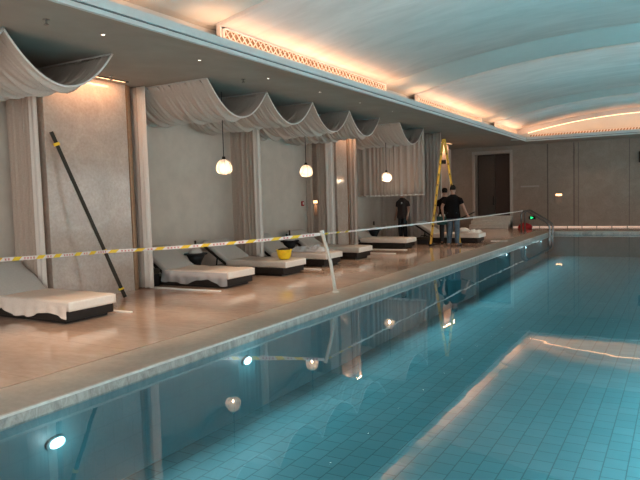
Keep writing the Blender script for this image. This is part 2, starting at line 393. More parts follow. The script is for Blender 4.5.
# soffit: flat over the deck, easing down to the fascia round the ceiling tray
def sof_z(x, y):
    d = max(TRAY_L-x, y-TRAY_F, x-TRAY_R, 0.0); t = min(1, d/1.35); t = t*(1.5-0.5*t*t)
    return 3.5+0.25*t
def ladder_coords(lo, hi, extra):
    c = sorted(set([lo, hi]+extra)); return c
xs = ladder_coords(-9.65, 6.75, [TRAY_L, TRAY_R]+[TRAY_L-0.15*k for k in range(1, 10)]+[TRAY_R+0.15*k for k in range(1, 10)])
ys = ladder_coords(-4, BACK_Y+0.05, [TRAY_F]+[TRAY_F+0.15*k for k in range(1, 10)]+[4.0*k for k in range(0, 6)])
m = MB(); vv = {}
def V(x, y):
    if (x, y) not in vv: vv[(x, y)] = m.bm.verts.new((x, y, sof_z(x, y)))
    return vv[(x, y)]
for x0, x1 in zip(xs, xs[1:]):
    for y0, y1 in zip(ys, ys[1:]):
        if x0 >= TRAY_L-1e-6 and x1 <= TRAY_R+1e-6 and y1 <= TRAY_F+1e-6: continue
        m.bm.faces.new((V(x0, y0), V(x0, y1), V(x1, y1), V(x1, y0)))
m.build('ceiling', M_SOFFIT, smooth=True, kind='structure')
# fascia, groove and trough ledge round the tray
m = MB()
for z0, z1, e in ((3.497, 3.542, 0.0), (3.562, 3.66, 0.004)):
    m.box((TRAY_L-0.05, -4, z0), (TRAY_L+e, TRAY_F+0.05, z1)); m.box((TRAY_R-e, -4, z0), (TRAY_R+0.05, TRAY_F+0.05, z1)); m.box((TRAY_L, TRAY_F-e, z0), (TRAY_R, TRAY_F+0.05, z1))
m.build('trim_6', M_FASCIA, kind='structure')
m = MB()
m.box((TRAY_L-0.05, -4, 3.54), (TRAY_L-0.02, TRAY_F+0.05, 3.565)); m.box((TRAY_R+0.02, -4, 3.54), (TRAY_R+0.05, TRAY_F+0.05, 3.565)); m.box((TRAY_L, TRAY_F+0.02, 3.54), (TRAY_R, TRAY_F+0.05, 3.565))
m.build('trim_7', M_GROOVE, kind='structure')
# vault
VC = -1.0
def rib_z(x): return 4.50-0.0255*(x-VC)**2
def pan_z(x): return 4.45-0.0255*(x-VC)**2
def lun_z(x): return 4.28-0.0280*(x+1.1)**2
XL, XR = -5.62, 3.62
m = MB()
m.prism([(TRAY_L-0.04, 3.56), (TRAY_L-0.04, 3.63), (XL, 3.70), (XL, 3.675)], 'y', -4, 24.9); m.prism([(TRAY_R+0.04, 3.56), (TRAY_R+0.04, 3.63), (XR, 3.70), (XR, 3.675)], 'y', -4, 24.9); m.prism([(TRAY_F+0.04, 3.56), (TRAY_F+0.04, 3.63), (24.91, 3.70), (24.91, 3.675)], 'x', XL, XR)
m.box((XL-0.05, -4, 3.69), (XL, 24.9, 4.1)); m.box((XR, -4, 3.69), (XR+0.05, 24.9, 4.1))
m.grid(lambda u, w: Vector((XL+(XR-XL)*u, -4+28.95*w, rib_z(XL+(XR-XL)*u))), 40, 1)
m.build('ceiling_vault', M_RIB, smooth=False, kind='structure')
PX0, PX1 = -5.4, 3.4
for k, (y0, y1) in enumerate(PANELS):
    m = MB()
    top = [(PX0+(PX1-PX0)*i/48, pan_z(PX0+(PX1-PX0)*i/48)) for i in range(49)]
    poly = [(PX0, 3.665)] + top + [(PX1, 3.665), (PX1+0.06, 3.67)] + [(x+(0.06 if x > VC else -0.06)*(abs(x-VC)/4.4), z+0.045) for x, z in top[::-1]] + [(PX0-0.06, 3.67)]
    n = len(poly); a = [m.bm.verts.new((p[0], y0, p[1])) for p in poly]; c = [m.bm.verts.new((p[0], y1, p[1])) for p in poly]
    for i in range(n):
        f = m.bm.faces.new((a[i], c[i], c[(i+1) % n], a[(i+1) % n]))
    half = n//2
    for i in range(half-1):     # end caps as quad strip between inner and outer outline
        j = n-1-i
        m.bm.faces.new((a[i], a[i+1], a[j-1], a[j])); m.bm.faces.new((c[i], c[i+1], c[j-1], c[j]))
    o = m.build('ceiling_panel' + ('' if k == 0 else '.%03d' % k), M_VAULT, kind='structure')
    me = o.data
    for p in me.polygons: p.use_smooth = abs(p.normal.z) > 0.8
# lunette at the far end
m = MB(); N = 40
m.grid(lambda u, w: Vector((XL+(XR-XL)*u, 24.86, 3.68+(max(lun_z(XL+(XR-XL)*u), 3.69)+0.06-3.68)*w)), N, 2)
m.build('wall_lunette', M_RIB, kind='structure')
m = MB()
def arch(u, w, y):
    x = XL+(XR-XL)*u; z0 = max(lun_z(x), 3.7); return Vector((x, y, z0+(rib_z(x)+0.02-z0)*w))
m.grid(lambda u, w: arch(u, w, 24.6), N, 1); m.grid(lambda u, w: arch(u, w, 24.66), N, 1)
m.grid(lambda u, w: arch(u, 0, 24.6+0.06*w), N, 1)
m.build('trim_8', M_VAULT, kind='structure')
m = MB()
m.tube([(x, 24.72, lun_z(x)-0.002) for x in [-5.05+7.9*i/48 for i in range(49)]], 0.014, 6)
m.build('trim_9', M_LED, kind='structure')

# pale stone skirting strips along the back wall, brightness painted as emission
m = MB(); x = -6.7
while x < 6.4:
    ln = 0.55; m.box((x, BACK_Y-0.03, 0.0), (x+ln, BACK_Y, 0.05)); x += ln+0.045
m.build('baseboard_back', M_BASEGLOW, kind='structure')
# door with raised threshold and steps
door = thing('door_1', 'dark double door at the top of three steps', 'door', (0, 0, 0)); door['kind'] = 'structure'
m = MB()
for (a, b2) in (((DX0-0.13, BACK_Y-0.05, DZ0), (DX0, BACK_Y+0.02, DZ1+0.15)), ((DX1, BACK_Y-0.05, 0.2), (DX1+0.13, BACK_Y+0.02, DZ1+0.15)), ((DX0, BACK_Y-0.05, DZ1), (DX1, BACK_Y+0.02, DZ1+0.15))):
    m.box(a, b2, bev=0.01)
m.build('door_frame', M_FRAME, door)
mid = (DX0+DX1)/2+0.03
for nm, x0, x1, mt in (('door_leaf', DX0+0.04, mid-0.006, M_DOORL), ('door_leaf', mid+0.006, DX1, M_DOORR)):
    m = MB(); m.box((x0, BACK_Y+0.4, DZ0), (x1, BACK_Y+0.46, DZ1-0.02), bev=0.008)
    m.box((x0+0.1, BACK_Y+0.393, DZ0+0.15), (x1-0.1, BACK_Y+0.4, DZ1-0.2)); lf = m.build(nm, mt, door)
    if x0 < mid-0.1:
        m = MB(); m.tube([(mid-0.08, BACK_Y+0.39, 1.45), (mid-0.08, BACK_Y+0.34, 1.45), (mid-0.08, BACK_Y+0.34, 1.05), (mid-0.08, BACK_Y+0.39, 1.05)], 0.018, 8); m.build('door_handle', M_BLACK, lf)
m = MB(); m.box((DX0, BACK_Y+0.47, DZ0), (DX1, BACK_Y+0.6, DZ1)); m.build('door_backing', M_BLACK, door)
m = MB()
for i in range(3): m.box((DX0-0.05, BACK_Y-0.9+0.3*i, 0.0), (DX1+0.1, BACK_Y-0.0, 0.18*(i+1)), bev=0.012)
m.build('trim_10', M_LIP, kind='structure')

# ------------------------------------------------------------------ fabric canopies
FX, RX = -7.16, -9.5
def swag(parent, ya, yb, sag, seed, FX):
    rnd = random.Random(seed); ph = [rnd.uniform(0, 6.28) for _ in range(6)]
    def P(u, w):
        x = FX+(RX-FX)*w
        y = ya+(yb-ya)*u
        s = 4*u*(1-u)
        z = 3.74-sag*s*(1+0.05*math.sin(3*w+ph[0]))
        ww = w+0.02*math.sin(5*u+ph[1])+0.012*fbm(u*3, w*4, seed)
        q = ww*25+0.5*math.sin(2*PI*2.3*ww+ph[2])+0.35*fbm(w*11, 0.7*u, seed)
        fr_, cell = q-math.floor(q), math.floor(q)
        dep = 0.55+0.45*math.sin(cell*2.4+seed)
        k = 0.35-1.5*dep*math.exp(-((fr_-0.5)/0.19)**2)+0.35*math.sin(2*PI*7*ww+ph[3])
        amp = 0.10*(0.55+0.45*math.sqrt(s))*min(1, w*20+0.05)
        dy = -(1-2*u)*0.8
        return Vector((x, y+amp*k*dy, min(3.742, z+amp*k*0.75)))
    mm = MB(); mm.grid(P, 24, 330); f = mm.build('swag', M_DRAPE, parent, True, 0.004)
    mm = MB()
    def H(u, w):
        p = P(u, 0.0); t = (P(min(1, u+0.01), 0)-P(max(0, u-0.01), 0)).normalized()
        n = Vector((1, 0, 0)).cross(t).normalized()
        return p+n*(w-0.5)*0.028+Vector((0.006, 0, 0))
    mm.grid(H, 30, 1); mm.build('hem', M_HEM, f, True, 0.008)
    mm = MB(); mm.box((RX, ya-0.012, 3.725), (FX, ya+0.012, 3.75)); mm.build('batten', M_GREYF, parent)
def canopy(label, crests, sag, seed, FX=FX):
    t = thing('fabric_canopy', label, 'canopy', (0, 0, 0))
    for i, (a, b2) in enumerate(zip(crests, crests[1:])): swag(t, a, b2, sag, seed+i*7, FX)
    mm = MB(); mm.box((RX, crests[-1]-0.012, 3.725), (FX, crests[-1]+0.012, 3.75)); mm.build('batten', M_GREYF, t)
canopy('pleated beige fabric canopy nearest the camera, cut off by the left frame edge', [1.42, 3.08, 4.74, 6.4], 0.55, 11, -7.04)
canopy('pleated beige canopy of four swags hanging between the two marble pillars', [8.6, 10.41, 12.2, 14.0, 15.79], 0.56, 41)
canopy('short single-swag fabric canopy beyond the second marble pillar', [17.2, 19.14], 0.56, 83)

# ------------------------------------------------------------------ curtains
def curtain(parent, name, a, b2, z0, z1, folds, amp, mat, seed, flare=0.0, nz=14):
    a, b2 = Vector((a[0], a[1], 0)), Vector((b2[0], b2[1], 0)); d = b2-a; nrm = Vector((-d.y, d.x, 0)).normalized()
    rnd = random.Random(seed); p1, p2 = rnd.uniform(0, 6), rnd.uniform(0, 6)
    def P(u, w):
        uu = u+0.04*math.sin(2*PI*u*1.5+p2)
        k = math.sin(2*PI*folds*uu+p1)+0.45*math.sin(2*PI*folds*1.9*uu+p2+0.5*w)+0.35*fbm(u*folds*1.5, w*1.2, seed)
        am = amp*(0.75+0.35*(1-w))
        return a+d*(0.5+(u-0.5)*(1+flare*(1-w)))+nrm*k*am+Vector((0, 0, z0+(z1-z0)*w))
    mm = MB(); mm.grid(P, max(24, int(folds*12)), nz); return mm.build(name, mat, parent, True, 0.004)
t = thing('curtain', 'beige pleated curtain left of the near marble pillar, behind the nearest lounger', 'curtain')
curtain(t, 'fabric', (-9.5, 6.38), (-8.92, 6.38), 0.02, 3.74, 5, 0.03, M_DRAPED, 1); curtain(t, 'leading_edge', (-8.92, 6.37), (-8.70, 6.34), 0.02, 3.74, 1.5, 0.02, M_SHEER, 2)
t = thing('curtain', 'narrow gathered white curtain on the right edge of the near marble pillar', 'curtain')
curtain(t, 'fabric', (-9.3, 8.5), (-8.74, 8.46), 0.02, 3.74, 5, 0.03, M_DRAPE, 3); curtain(t, 'leading_edge', (-8.74, 8.46), (-8.52, 8.46), 0.02, 3.74, 2, 0.025, M_SHEER, 4)
t = thing('curtain', 'brown partition curtain with a white leading edge between the two pendant lamps', 'curtain')
curtain(t, 'fabric', (-9.5, 12.2), (-8.80, 12.2), 0.02, 3.74, 6, 0.05, M_DRAPED, 5); curtain(t, 'leading_edge', (-8.80, 12.18), (-8.60, 12.16), 0.02, 3.74, 1.5, 0.02, M_SHEER, 6)
t = thing('curtain', 'wide pleated curtain in front of the left side of the far marble pillar', 'curtain')
curtain(t, 'fabric', (-9.58, 15.85), (-9.37, 15.84), 0.02, 3.74, 2, 0.03, M_DRAPED, 7); curtain(t, 'fabric', (-9.22, 15.83), (-8.9, 15.8), 0.02, 3.74, 4, 0.045, M_DRAPED, 17); curtain(t, 'leading_edge', (-8.9, 15.78), (-8.6, 15.74), 0.02, 3.74, 2, 0.03, M_SHEER, 8)
t = thing('curtain', 'slim curtain hanging on the right edge of the far marble pillar', 'curtain')
curtain(t, 'fabric', (-8.95, 17.05), (-8.5, 16.98), 0.02, 3.74, 4, 0.03, M_DRAPE, 9)
t = thing('curtain', 'sheer curtain tied up short with a straight white hem, behind the third pendant', 'curtain')
curtain(t, 'fabric', (-9.55, 19.2), (-7.17, 19.2), 1.63, 3.74, 15, 0.035, M_DRAPE, 10, nz=8)
m = MB(); m.grid(lambda u, w: Vector((-9.55+2.38*u, 19.19+0.03*math.sin(u*2*PI*15), 1.6+0.05*w)), 160, 1); m.build('hem', M_HEM, t, True, 0.012)
t = thing('curtain', 'full-height pale curtain at the far end, behind the ladder and the men', 'curtain')
curtain(t, 'fabric', (-9.55, 21.0), (-7.2, 20.98), 0.02, 3.74, 14, 0.045, M_DRAPE, 12)

# ------------------------------------------------------------------ sun loungers
def rounded_slab(x0, x1, w, z0, z1, r, parent, name, mat, seed, taper=0.0, puff=0.012, m4=None):
    mm = MB(); nx, ny = 22, 12
    def P(u, w2):
        return None
    vs = mm.box((x0, -w/2, z0), (x1, w/2, z1), None, r)
    bmesh.ops.subdivide_edges(mm.bm, edges=[e for e in mm.bm.edges if e.calc_length() > 0.3], cuts=9, use_grid_fill=True)
    for q in mm.bm.verts:
        k = fbm(q.co.x*5+seed, q.co.y*5, q.co.z*4)+0.5*fbm(q.co.x*11+seed, q.co.y*13, 2.0)
        q.co.z += puff*k; q.co.y += puff*0.5*k*(1 if q.co.y > 0 else -1)
    if m4 is not None: bmesh.ops.transform(mm.bm, matrix=m4, verts=mm.bm.verts)
    return mm.build(name, mat, parent, True)
def lounger(label, loc, rz, seat_mat, seed, drape='both', back_angle=33, skirt=None):
    t = thing('sun_lounger', label, 'sun lounger', loc, rz, 'sun loungers along the deck')
    mm = MB(); mm.box((-1.95, -0.36, 0.0), (-0.10, 0.36, 0.05)); mm.box((-2.0, -0.405, 0.04), (-0.02, 0.405, 0.17), bev=0.01); mm.build('base', M_DARKW, t)
    mat_o = rounded_slab(-1.53, 0.03, 0.83, 0.172, 0.315, 0.035, t, 'mattress', seat_mat, seed)
    mm = MB(); mm.grid(lambda u, w: Vector((0.036+0.006*fbm(u*8, w*5, seed), -0.405+0.81*u, 0.175+0.128*w)), 14, 5); mm.build('foot_panel', M_FOOT, mat_o, True, 0.006)
    a = math.radians(back_angle); m4 = Matrix.Translation((-1.5, 0, 0.25)) @ Matrix.Rotation(a, 4, 'Y')
    bk = rounded_slab(-0.80, 0.02, 0.81, -0.03, 0.075, 0.03, t, 'backrest', M_GREYF, seed+5, m4=m4)
    mm = MB(); mm.box((-0.79, -0.40, -0.085), (-0.02, 0.40, -0.030), m4); mm.build('back_board', M_DARKW, t)
    for s in (-0.33, 0.33):
        mm = MB(); mm.bar((-1.86, s, 0.17), (-1.82, s, 0.40), 0.025, 0.025); mm.build('prop', M_BLACK, t)
    # thin protective plastic hanging over the sides
    for s in ((-1, 1) if drape == 'both' else ((-1,) if drape == 'near' else ())):
        def PP(u, w, s=s):
            x = -1.58+1.6*u
            lo = 0.10+0.05*math.sin(u*9+seed)+0.05*fbm(u*6, seed)-0.07*math.exp(-((u-0.03)/0.07)**2)
            z = 0.29+(lo-0.29)*w
            return Vector((x, s*(0.423+0.02*w*(1+math.sin(u*40+seed))+0.012*fbm(u*12, w*4, seed)), z))
        mm = MB(); mm.grid(PP, 50, 6); mm.build('plastic_sheet', skirt or M_PLASTIC, t, True)
    return t
lounger('nearest sun lounger, half out of frame at left under a crumpled pinkish-white sheet', (-7.14, 5.89, 0), 0, M_COVER, 1, skirt=M_COVER)
lounger('sun lounger right of the near pillar, pinkish sheet, plastic hanging down its side', (-7.16, 9.34, 0), 0, M_COVER, 2, drape='near')
lounger('grey sun lounger with the yellow tub on its foot end', (-7.13, 11.2, 0), 0, M_COVERG, 3, drape='none')
lounger('sun lounger with clear plastic heaped on its seat, behind the pale leaning pole', (-7.17, 12.98, 0), 0, M_COVER, 4, drape='none')
lounger('grey sun lounger in front of the far marble pillar', (-7.2, 14.75, 0), 0, M_COVERG, 5, drape='none')
lounger('sun lounger under the short canopy, in front of the man in the brown T-shirt', (-7.2, 17.98, 0), 0, M_COVER, 6, drape='none')
lounger('sun lounger pushed forward behind the ladder and two men, white wrap at its foot', (-5.68, 20.4, 0), 0, M_COVER, 7, drape='none')

# crumpled clear plastic, wraps, small white bundles
def crumple(name, label, cat, loc, sx, sy2, h, mat, seed, n=26, parent=None):
    def P(u, w):
        x, y = (u-0.5)*sx, (w-0.5)*sy2; e = max(0, 1-(2*u-1)**4)*max(0, 1-(2*w-1)**4)
        k = abs(fbm(u*4+seed, w*4, seed))*0.9+0.5*abs(fbm(u*9, w*9+seed, 2))+0.18
        return Vector((x+0.04*fbm(u*6, w*6, seed+9), y+0.04*fbm(u*6, w*6, seed+4), 0.004+h*e*k))
    mm = MB(); mm.grid(P, n, n); o = mm.build(name, mat, None, False, 0.003); o.location = loc
    return tag(o, label, cat)
crumple('plastic_sheeting', 'heap of crumpled clear plastic sheeting on the lounger behind the pole', 'plastic sheet', (-7.78, 12.95, 0.325), 0.95, 0.62, 0.2, M_PLASTIC, 3)
crumple('plastic_wrap', 'white crumpled wrap hanging at the foot of the farthest lounger', 'plastic sheet', (-5.86, 20.35, 0.325), 0.38, 0.6, 0.16, M_FOOT, 8)
m = MB()
m.lathe([(0, 0), (0.16, 0.005), (0.2, 0.06), (0.17, 0.12), (0.08, 0.15), (0, 0.155)], (0, 0, 0), 18, lambda a, z: 0.12*math.sin(a*2*PI*3+z*30))
o = m.build('folded_towel', M_FOOT, None, True); o.location = (-6.32, 20.55, 0.325); tag(o, 'rolled white towel on the farthest lounger, right of the man in jeans', 'towel')

# ------------------------------------------------------------------ side tables and what stands on them
def table(label, loc):
    t = thing('side_table', label, 'side table', loc, 0, 'black side tables')
    mm = MB(); mm.lathe([(0, 0), (0.19, 0), (0.20, 0.03), (0.13, 0.20), (0.10, 0.27), (0.13, 0.34), (0.20, 0.48), (0, 0.48)], (0, 0, 0), 28); mm.build('pedestal', M_BLACK, t, True)
    mm = MB(); mm.lathe([(0, 0.48), (0.24, 0.48), (0.25, 0.49), (0.25, 0.505), (0.24, 0.515), (0, 0.515)], (0, 0, 0), 32); mm.build('table_top', M_BLACK, t)
    return t
table('black hourglass side table between the first two loungers past the near pillar', (-8.95, 10.15, 0))
table('black hourglass side table between the loungers left of the far pillar', (-8.95, 13.86, 0))
table('black hourglass side table in front of the far curtain, left of the brown-shirted man', (-8.9, 19.0, 0))
def pot(label, loc):
    t = thing('table_lamp', label, 'lamp', loc)
    mm = MB(); mm.lathe([(0, 0), (0.14, 0), (0.15, 0.02), (0.11, 0.08), (0.05, 0.13), (0, 0.135)], (0, 0, 0), 24); mm.build('base', M_GREYF, t, True)
    mm = MB(); mm.lathe([(0, 0.13), (0.022, 0.13), (0.022, 0.24), (0.03, 0.25), (0, 0.27)], (0, 0, 0), 12); mm.build('stem', M_JOIST, t, True)
pot('small grey dome with a dark stem on the nearest side table', (-8.95, 10.15, 0.516))
pot('small grey dome with a dark stem on the side table left of the far pillar', (-8.95, 13.86, 0.516))
pot('small grey dome with a dark stem on the side table by the far curtain', (-8.9, 19.0, 0.516))
# yellow tub
t = thing('tub', 'small yellow tub with dark contents on the grey lounger', 'tub', (-7.32, 11.1, 0.33))
m = MB(); m.lathe([(0, 0), (0.10, 0), (0.12, 0.02), (0.15, 0.10), (0.165, 0.19), (0.175, 0.195), (0.175, 0.205), (0.155, 0.205), (0.14, 0.10), (0.11, 0.03), (0, 0.03)], (0, 0, 0), 28); m.build('bowl', M_TUB, t, True)
m = MB(); m.lathe([(0, 0.17), (0.148, 0.17), (0.12, 0.215), (0.06, 0.235), (0, 0.23)], (0, 0, 0), 20, lambda a, z: 0.1*math.sin(a*2*PI*4)); m.build('contents', M_BLACK, t, True)
# crates / toolbox, red bundle, gear under the lounger
def toolbox(name, label, cat, loc, sx, sy2, h, rz):
    t = thing(name, label, cat, loc, rz)
    mm = MB(); mm.box((-sx/2, -sy2/2, 0), (sx/2, sy2/2, h*0.7), bev=0.015); mm.build('body', M_BLACK, t)
    mm = MB(); mm.box((-sx/2-0.01, -sy2/2-0.01, h*0.7), (sx/2+0.01, sy2/2+0.01, h), bev=0.02); mm.build('lid', M_JOIST, t)
    mm = MB(); mm.tube([(-sx*0.25, 0, h), (-sx*0.25, 0, h+0.05), (sx*0.25, 0, h+0.05), (sx*0.25, 0, h)], 0.012, 8); mm.build('handle', M_BLACK, t)
toolbox('toolbox', 'black toolbox on the deck at the left foot of the ladder', 'toolbox', (-7.28, 19.33, 0), 0.36, 0.34, 0.24, 0.1)
toolbox('equipment_case', 'black case tucked under the raised back right of the near pillar', 'case', (-8.95, 8.75, 0), 0.42, 0.2, 0.34, 0)
o = None
m = MB(); m.lathe([(0, 0), (0.26, 0), (0.29, 0.06), (0.24, 0.17), (0.10, 0.25), (0, 0.26)], (0, 0, 0), 24, lambda a, z: 0.16*math.sin(a*2*PI*3+z*9)+0.06*math.sin(a*2*PI*7)); o = m.build('cloth_bundle', M_RED, None, True)
o.location = (-6.0, 28.45, 0); tag(o, 'red bundle on the floor beside the door steps', 'bundle')

# ------------------------------------------------------------------ white strips on the deck
def strip(label, a, b2, w=0.06):
    mm = MB(); mm.bar((*a, 0.012), (*b2, 0.012), w, 0.02, (0, 0, 1), 0.003); o = mm.build('floor_strip', M_WHITE)
    tag(o, label, 'strip', 'white strips on the deck')
strip('long white strip on the deck from the near pillar past the wrapped lounger', (-8.68, 8.56), (-7.05, 8.60))
strip('short white strip showing past the foot of the nearest lounger', (-8.5, 6.42), (-6.98, 6.46))
strip('pale strip on the deck past the foot of the grey lounger with the tub', (-8.5, 12.12), (-6.98, 12.06), 0.05)
strip('pale strip on the deck past the lounger at the far pillar', (-8.4, 16.0), (-6.85, 16.0), 0.06)
strip('pale strip on the deck in front of the lounger under the short canopy', (-8.4, 17.15), (-7.0, 17.2), 0.06)
strip('pale strip on the deck right of the farthest lounger', (-5.5, 20.9), (-4.95, 20.95), 0.08)

# ------------------------------------------------------------------ leaning profile, pole, barrier tape
J0, J1 = Vector((-8.20, 7.47, 0.0)), Vector((-8.69, 6.57, 2.78))
t = thing('metal_profile', 'long dark profile with pale edge leaning against the near marble pillar', 'profile', (0, 0, 0))
d = (J1-J0).normalized(); side = Vector((0.5, 0.86, 0.0)); side = (side-d*side.dot(d)).normalized()
m = MB(); m.bar(J0+Vector((0, 0, 0.02)), J1, 0.05, 0.055, side); m.build('bar', M_JOIST, t)
eo = Vector((-0.034, -0.020, 0)); m = MB(); m.bar(J0+eo+Vector((0, 0, 0.10)), J0+eo+(J1-J0)*0.72, 0.02, 0.03, side); m.build('pale_edge', M_JEDGE, t)
for f, hh in ((0.06, 0.03), (0.295, 0.06), (0.93, 0.05)):
    m = MB(); c = J0+(J1-J0)*f; m.bar(c-d*hh/2, c+d*hh/2, 0.09, 0.09, side, 0.008); m.build('yellow_tape_wrap', M_TAPEY, t)
PB, PT = Vector((-5.09, 9.26, 0.0)), Vector((-5.31, 9.24, 1.04))
t = thing('barrier_pole', 'pale slanting pole at the pool edge holding up the barrier tape', 'pole', (0, 0, 0))
m = MB(); m.tube([PB, PB+(PT-PB)*0.5+Vector((0.035, 0, 0)), PT], 0.03, 10); m.build('shaft', M_POLE, t, True)
m = MB(); m.lathe([(0, 0), (0.06, 0), (0.06, 0.012), (0.036, 0.03), (0, 0.03)], PB, 16); m.build('foot', M_POLE, t, True)
m = MB(); m.tube([PB+(PT-PB)*0.955, PB+(PT-PB)*1.01], 0.036, 10); m.build('cap', M_WHITE, t, True)
RAILP = Vector((-5.35, 25.2, 0.88))
def tape_mesh(pts, sag, width0, plain_after=None, seed=1):
    rnd = random.Random(seed); segs = []
    mm = MB(); pos = 0.0
    for a, b2, sg, twist in pts:
        width = width0*(0.62 if twist else 1)
        a, b2 = Vector(a), Vector(b2); L = (b2-a).length
        def P(s):
            u = s/L; return a+(b2-a)*u+Vector((0, 0, -sg*4*u*(1-u)))
        def quad(s0, s1, mi, w0=-0.5, w1=0.5, slant=0.0, off=0.0, n=None):
            n = n or max(1, int((s1-s0)/0.25)); prev = None
            dirv = (b2-a).normalized(); hz = Vector((dirv.y, -dirv.x, 0)).normalized()
            for i in range(n+1):
                s = s0+(s1-s0)*i/n
                tw = twist*math.sin(s*0.9+seed)*0.35
                upv = (Vector((0, 0, 1))*math.cos(tw)+hz*math.sin(tw))
                lo = P(min(L, max(0, s-slant))) + upv*w0*width+hz*off; hi = P(min(L, max(0, s+slant)))+upv*w1*width+hz*off
                cur = (mm.bm.verts.new(lo), mm.bm.verts.new(hi))
                if prev: f = mm.bm.faces.new((prev[0], cur[0], cur[1], prev[1])); f.material_index = mi
                prev = cur
        quad(0, L, 0, n=max(6, int(L/0.2)))
        s = 0.06; k = 0
        lim = L if not plain_after or twist == 0 else min(L, plain_after)
        if twist and plain_after: lim = plain_after
        while s < lim-0.2:
            quad(s, s+0.13, 1, slant=0.03, off=0.004); quad(s, s+0.13, 1, slant=0.03, off=-0.004)
            g = 0.30 if k % 2 == 0 else 0.20; q = s+0.185
            while q < s+0.13+g-0.06 and q < lim:     # red printed characters
                for off in (0.004, -0.004):
                    quad(q, q+0.038, 2, 0.12, 0.22, off=off, n=1); quad(q+0.004, q+0.034, 2, -0.05, 0.03, off=off, n=1)
                    quad(q+0.013, q+0.023, 2, -0.28, 0.22, off=off, n=1); quad(q, q+0.038, 2, -0.30, -0.21, off=off, n=1)
                q += 0.055
            s += 0.13+g; k += 1
    return mm.build('barrier_tape', [M_TAPEW, M_TAPEY, M_TAPER], recalc=False)
TJ = J0+(J1-J0)*0.295 + Vector((0.06, -0.02, 0.0))
o = tape_mesh([((-7.6, 3.0, 1.02), TJ, 0.02, 0), (TJ, PT+Vector((-0.03, 0, -0.05)), 0.03, 0), (PT+Vector((0.0, 0.03, -0.05)), RAILP, 0.03, 1)], 0, 0.052, 1.2)
tag(o, 'white barrier tape with yellow blocks and red print strung along the deck', 'barrier tape')

# ------------------------------------------------------------------ pool handrails
def handrail(label, y):
    t = thing('pool_handrail', label, 'handrail', (0, 0, 0), 0, 'pool handrails')
    pts = [(-5.42, y, 0.0), (-5.42, y, 0.72), (-5.40, y, 0.80), (-5.34, y, 0.86), (-5.26, y, 0.88), (-5.18, y, 0.86), (-4.50, y, 0.44), (-4.40, y, 0.35), (-4.36, y, 0.22), (-4.36, y, -0.65), (-4.45, y, -0.75), (-4.53, y, -0.76)]
    mm = MB(); mm.tube(pts, 0.035, 12); mm.build('rail', M_RAIL, t, True)
    mm = MB(); mm.lathe([(0, 0), (0.07, 0), (0.07, 0.012), (0.04, 0.02), (0, 0.02)], pts[0], 18); mm.build('flange', M_RAIL, t)
handrail('nearer of the two dark curved handrails at the far corner of the pool', 25.15)
handrail('farther of the two dark curved handrails at the far corner of the pool', 25.8)

# ------------------------------------------------------------------ pendants
def pendant(label, loc, power=7):
    t = thing('pendant_lamp', label, 'pendant lamp', loc, 0, 'globe pendant lamps')
    mm = MB(); mm.tube([(0, 0, 0.16), (0, 0, 3.72-loc[2])], 0.008, 6); mm.build('cord', M_BLACK, t)
    mm = MB(); mm.lathe([(0, 0.20), (0.03, 0.20), (0.038, 0.16), (0.05, 0.145), (0, 0.14)], (0, 0, 0), 16); mm.build('cap', M_JOIST, t, True)
    prof = [(0.03, 0.15), (0.08, 0.13), (0.125, 0.085), (0.153, 0.02), (0.163, -0.04), (0.15, -0.09), (0.11, -0.128), (0.05, -0.147), (0, -0.149)]
    mm = MB(); mm.lathe(prof, (0, 0, 0), 32, lambda a, z: 0.03*math.sin(a*2*PI*8)); mm.build('glass_shade', M_SHADE, t, True)
    for k in range(8):
        aa = 2*PI*k/8
        mm = MB(); mm.tube([(r*1.012*math.cos(aa), r*1.012*math.sin(aa), z) for r, z in prof[:-1]], 0.003, 5); mm.build('seam', M_JOIST, t)
    mm = MB(); mm.lathe([(0, 0.06), (0.02, 0.05), (0.035, 0.01), (0.02, -0.03), (0, -0.035)], (0, 0, 0), 14); mm.build('bulb', M_BULB, t, True)
    lamp('pendant_glow', 'POINT', (loc[0], loc[1], loc[2]-0.06), power, SOFTWARM, None, 0.02)
    return t
pendant('globe pendant lamp nearest the camera, left of the brown partition curtain', (-7.75, 9.72, 2.27))
pendant('globe pendant lamp right of the brown partition curtain', (-7.85, 12.98, 2.27))
pendant('globe pendant lamp glowing in front of the tied-up sheer curtain', (-7.9, 17.85, 2.2), 22)

# ------------------------------------------------------------------ ceiling fittings
def downlight(label, x, y, power, bright=True, color=SOFTWARM, cone=1.9):
    z = sof_z(x, y)
    t = thing('downlight', label, 'downlight', (x, y, z), 0, 'recessed downlights')
    mm = MB(); mm.lathe([(0.02, -0.002), (0.04, -0.002), (0.04, -0.008), (0.03, -0.012), (0.024, -0.008), (0.02, -0.002)], (0, 0, 0), 20); mm.build('ring', M_SOFFIT, t)
    mm = MB(); mm.lathe([(0, -0.006), (0.022, -0.006)], (0, 0, 0), 16); mm.build('lens', M_LENS if bright else M_GREYF, t)
    if power: lamp('downlight_beam', 'SPOT', (x, y, z-0.03), power, color, (0, 0, -1), 0.03, cone, 0.9)
ORD = ['nearest', 'second', 'third', 'fourth', 'fifth', 'sixth', 'seventh', 'eighth', 'ninth', 'tenth', 'eleventh', 'twelfth', 'thirteenth', 'fourteenth']
for i in range(12):
    y = 5.64+1.83*i
    downlight('%s downlight in the row along the soffit beside the fascia' % ORD[i], -6.35, y, 220 if y < 12 else (130 if y < 17 else 105))
for y in (0.3, 2.1, 3.9): lamp('downlight_beam', 'SPOT', (-6.35, y, 3.7), 220, SOFTWARM, (0, 0, -1), 0.03, 1.9, 0.9)
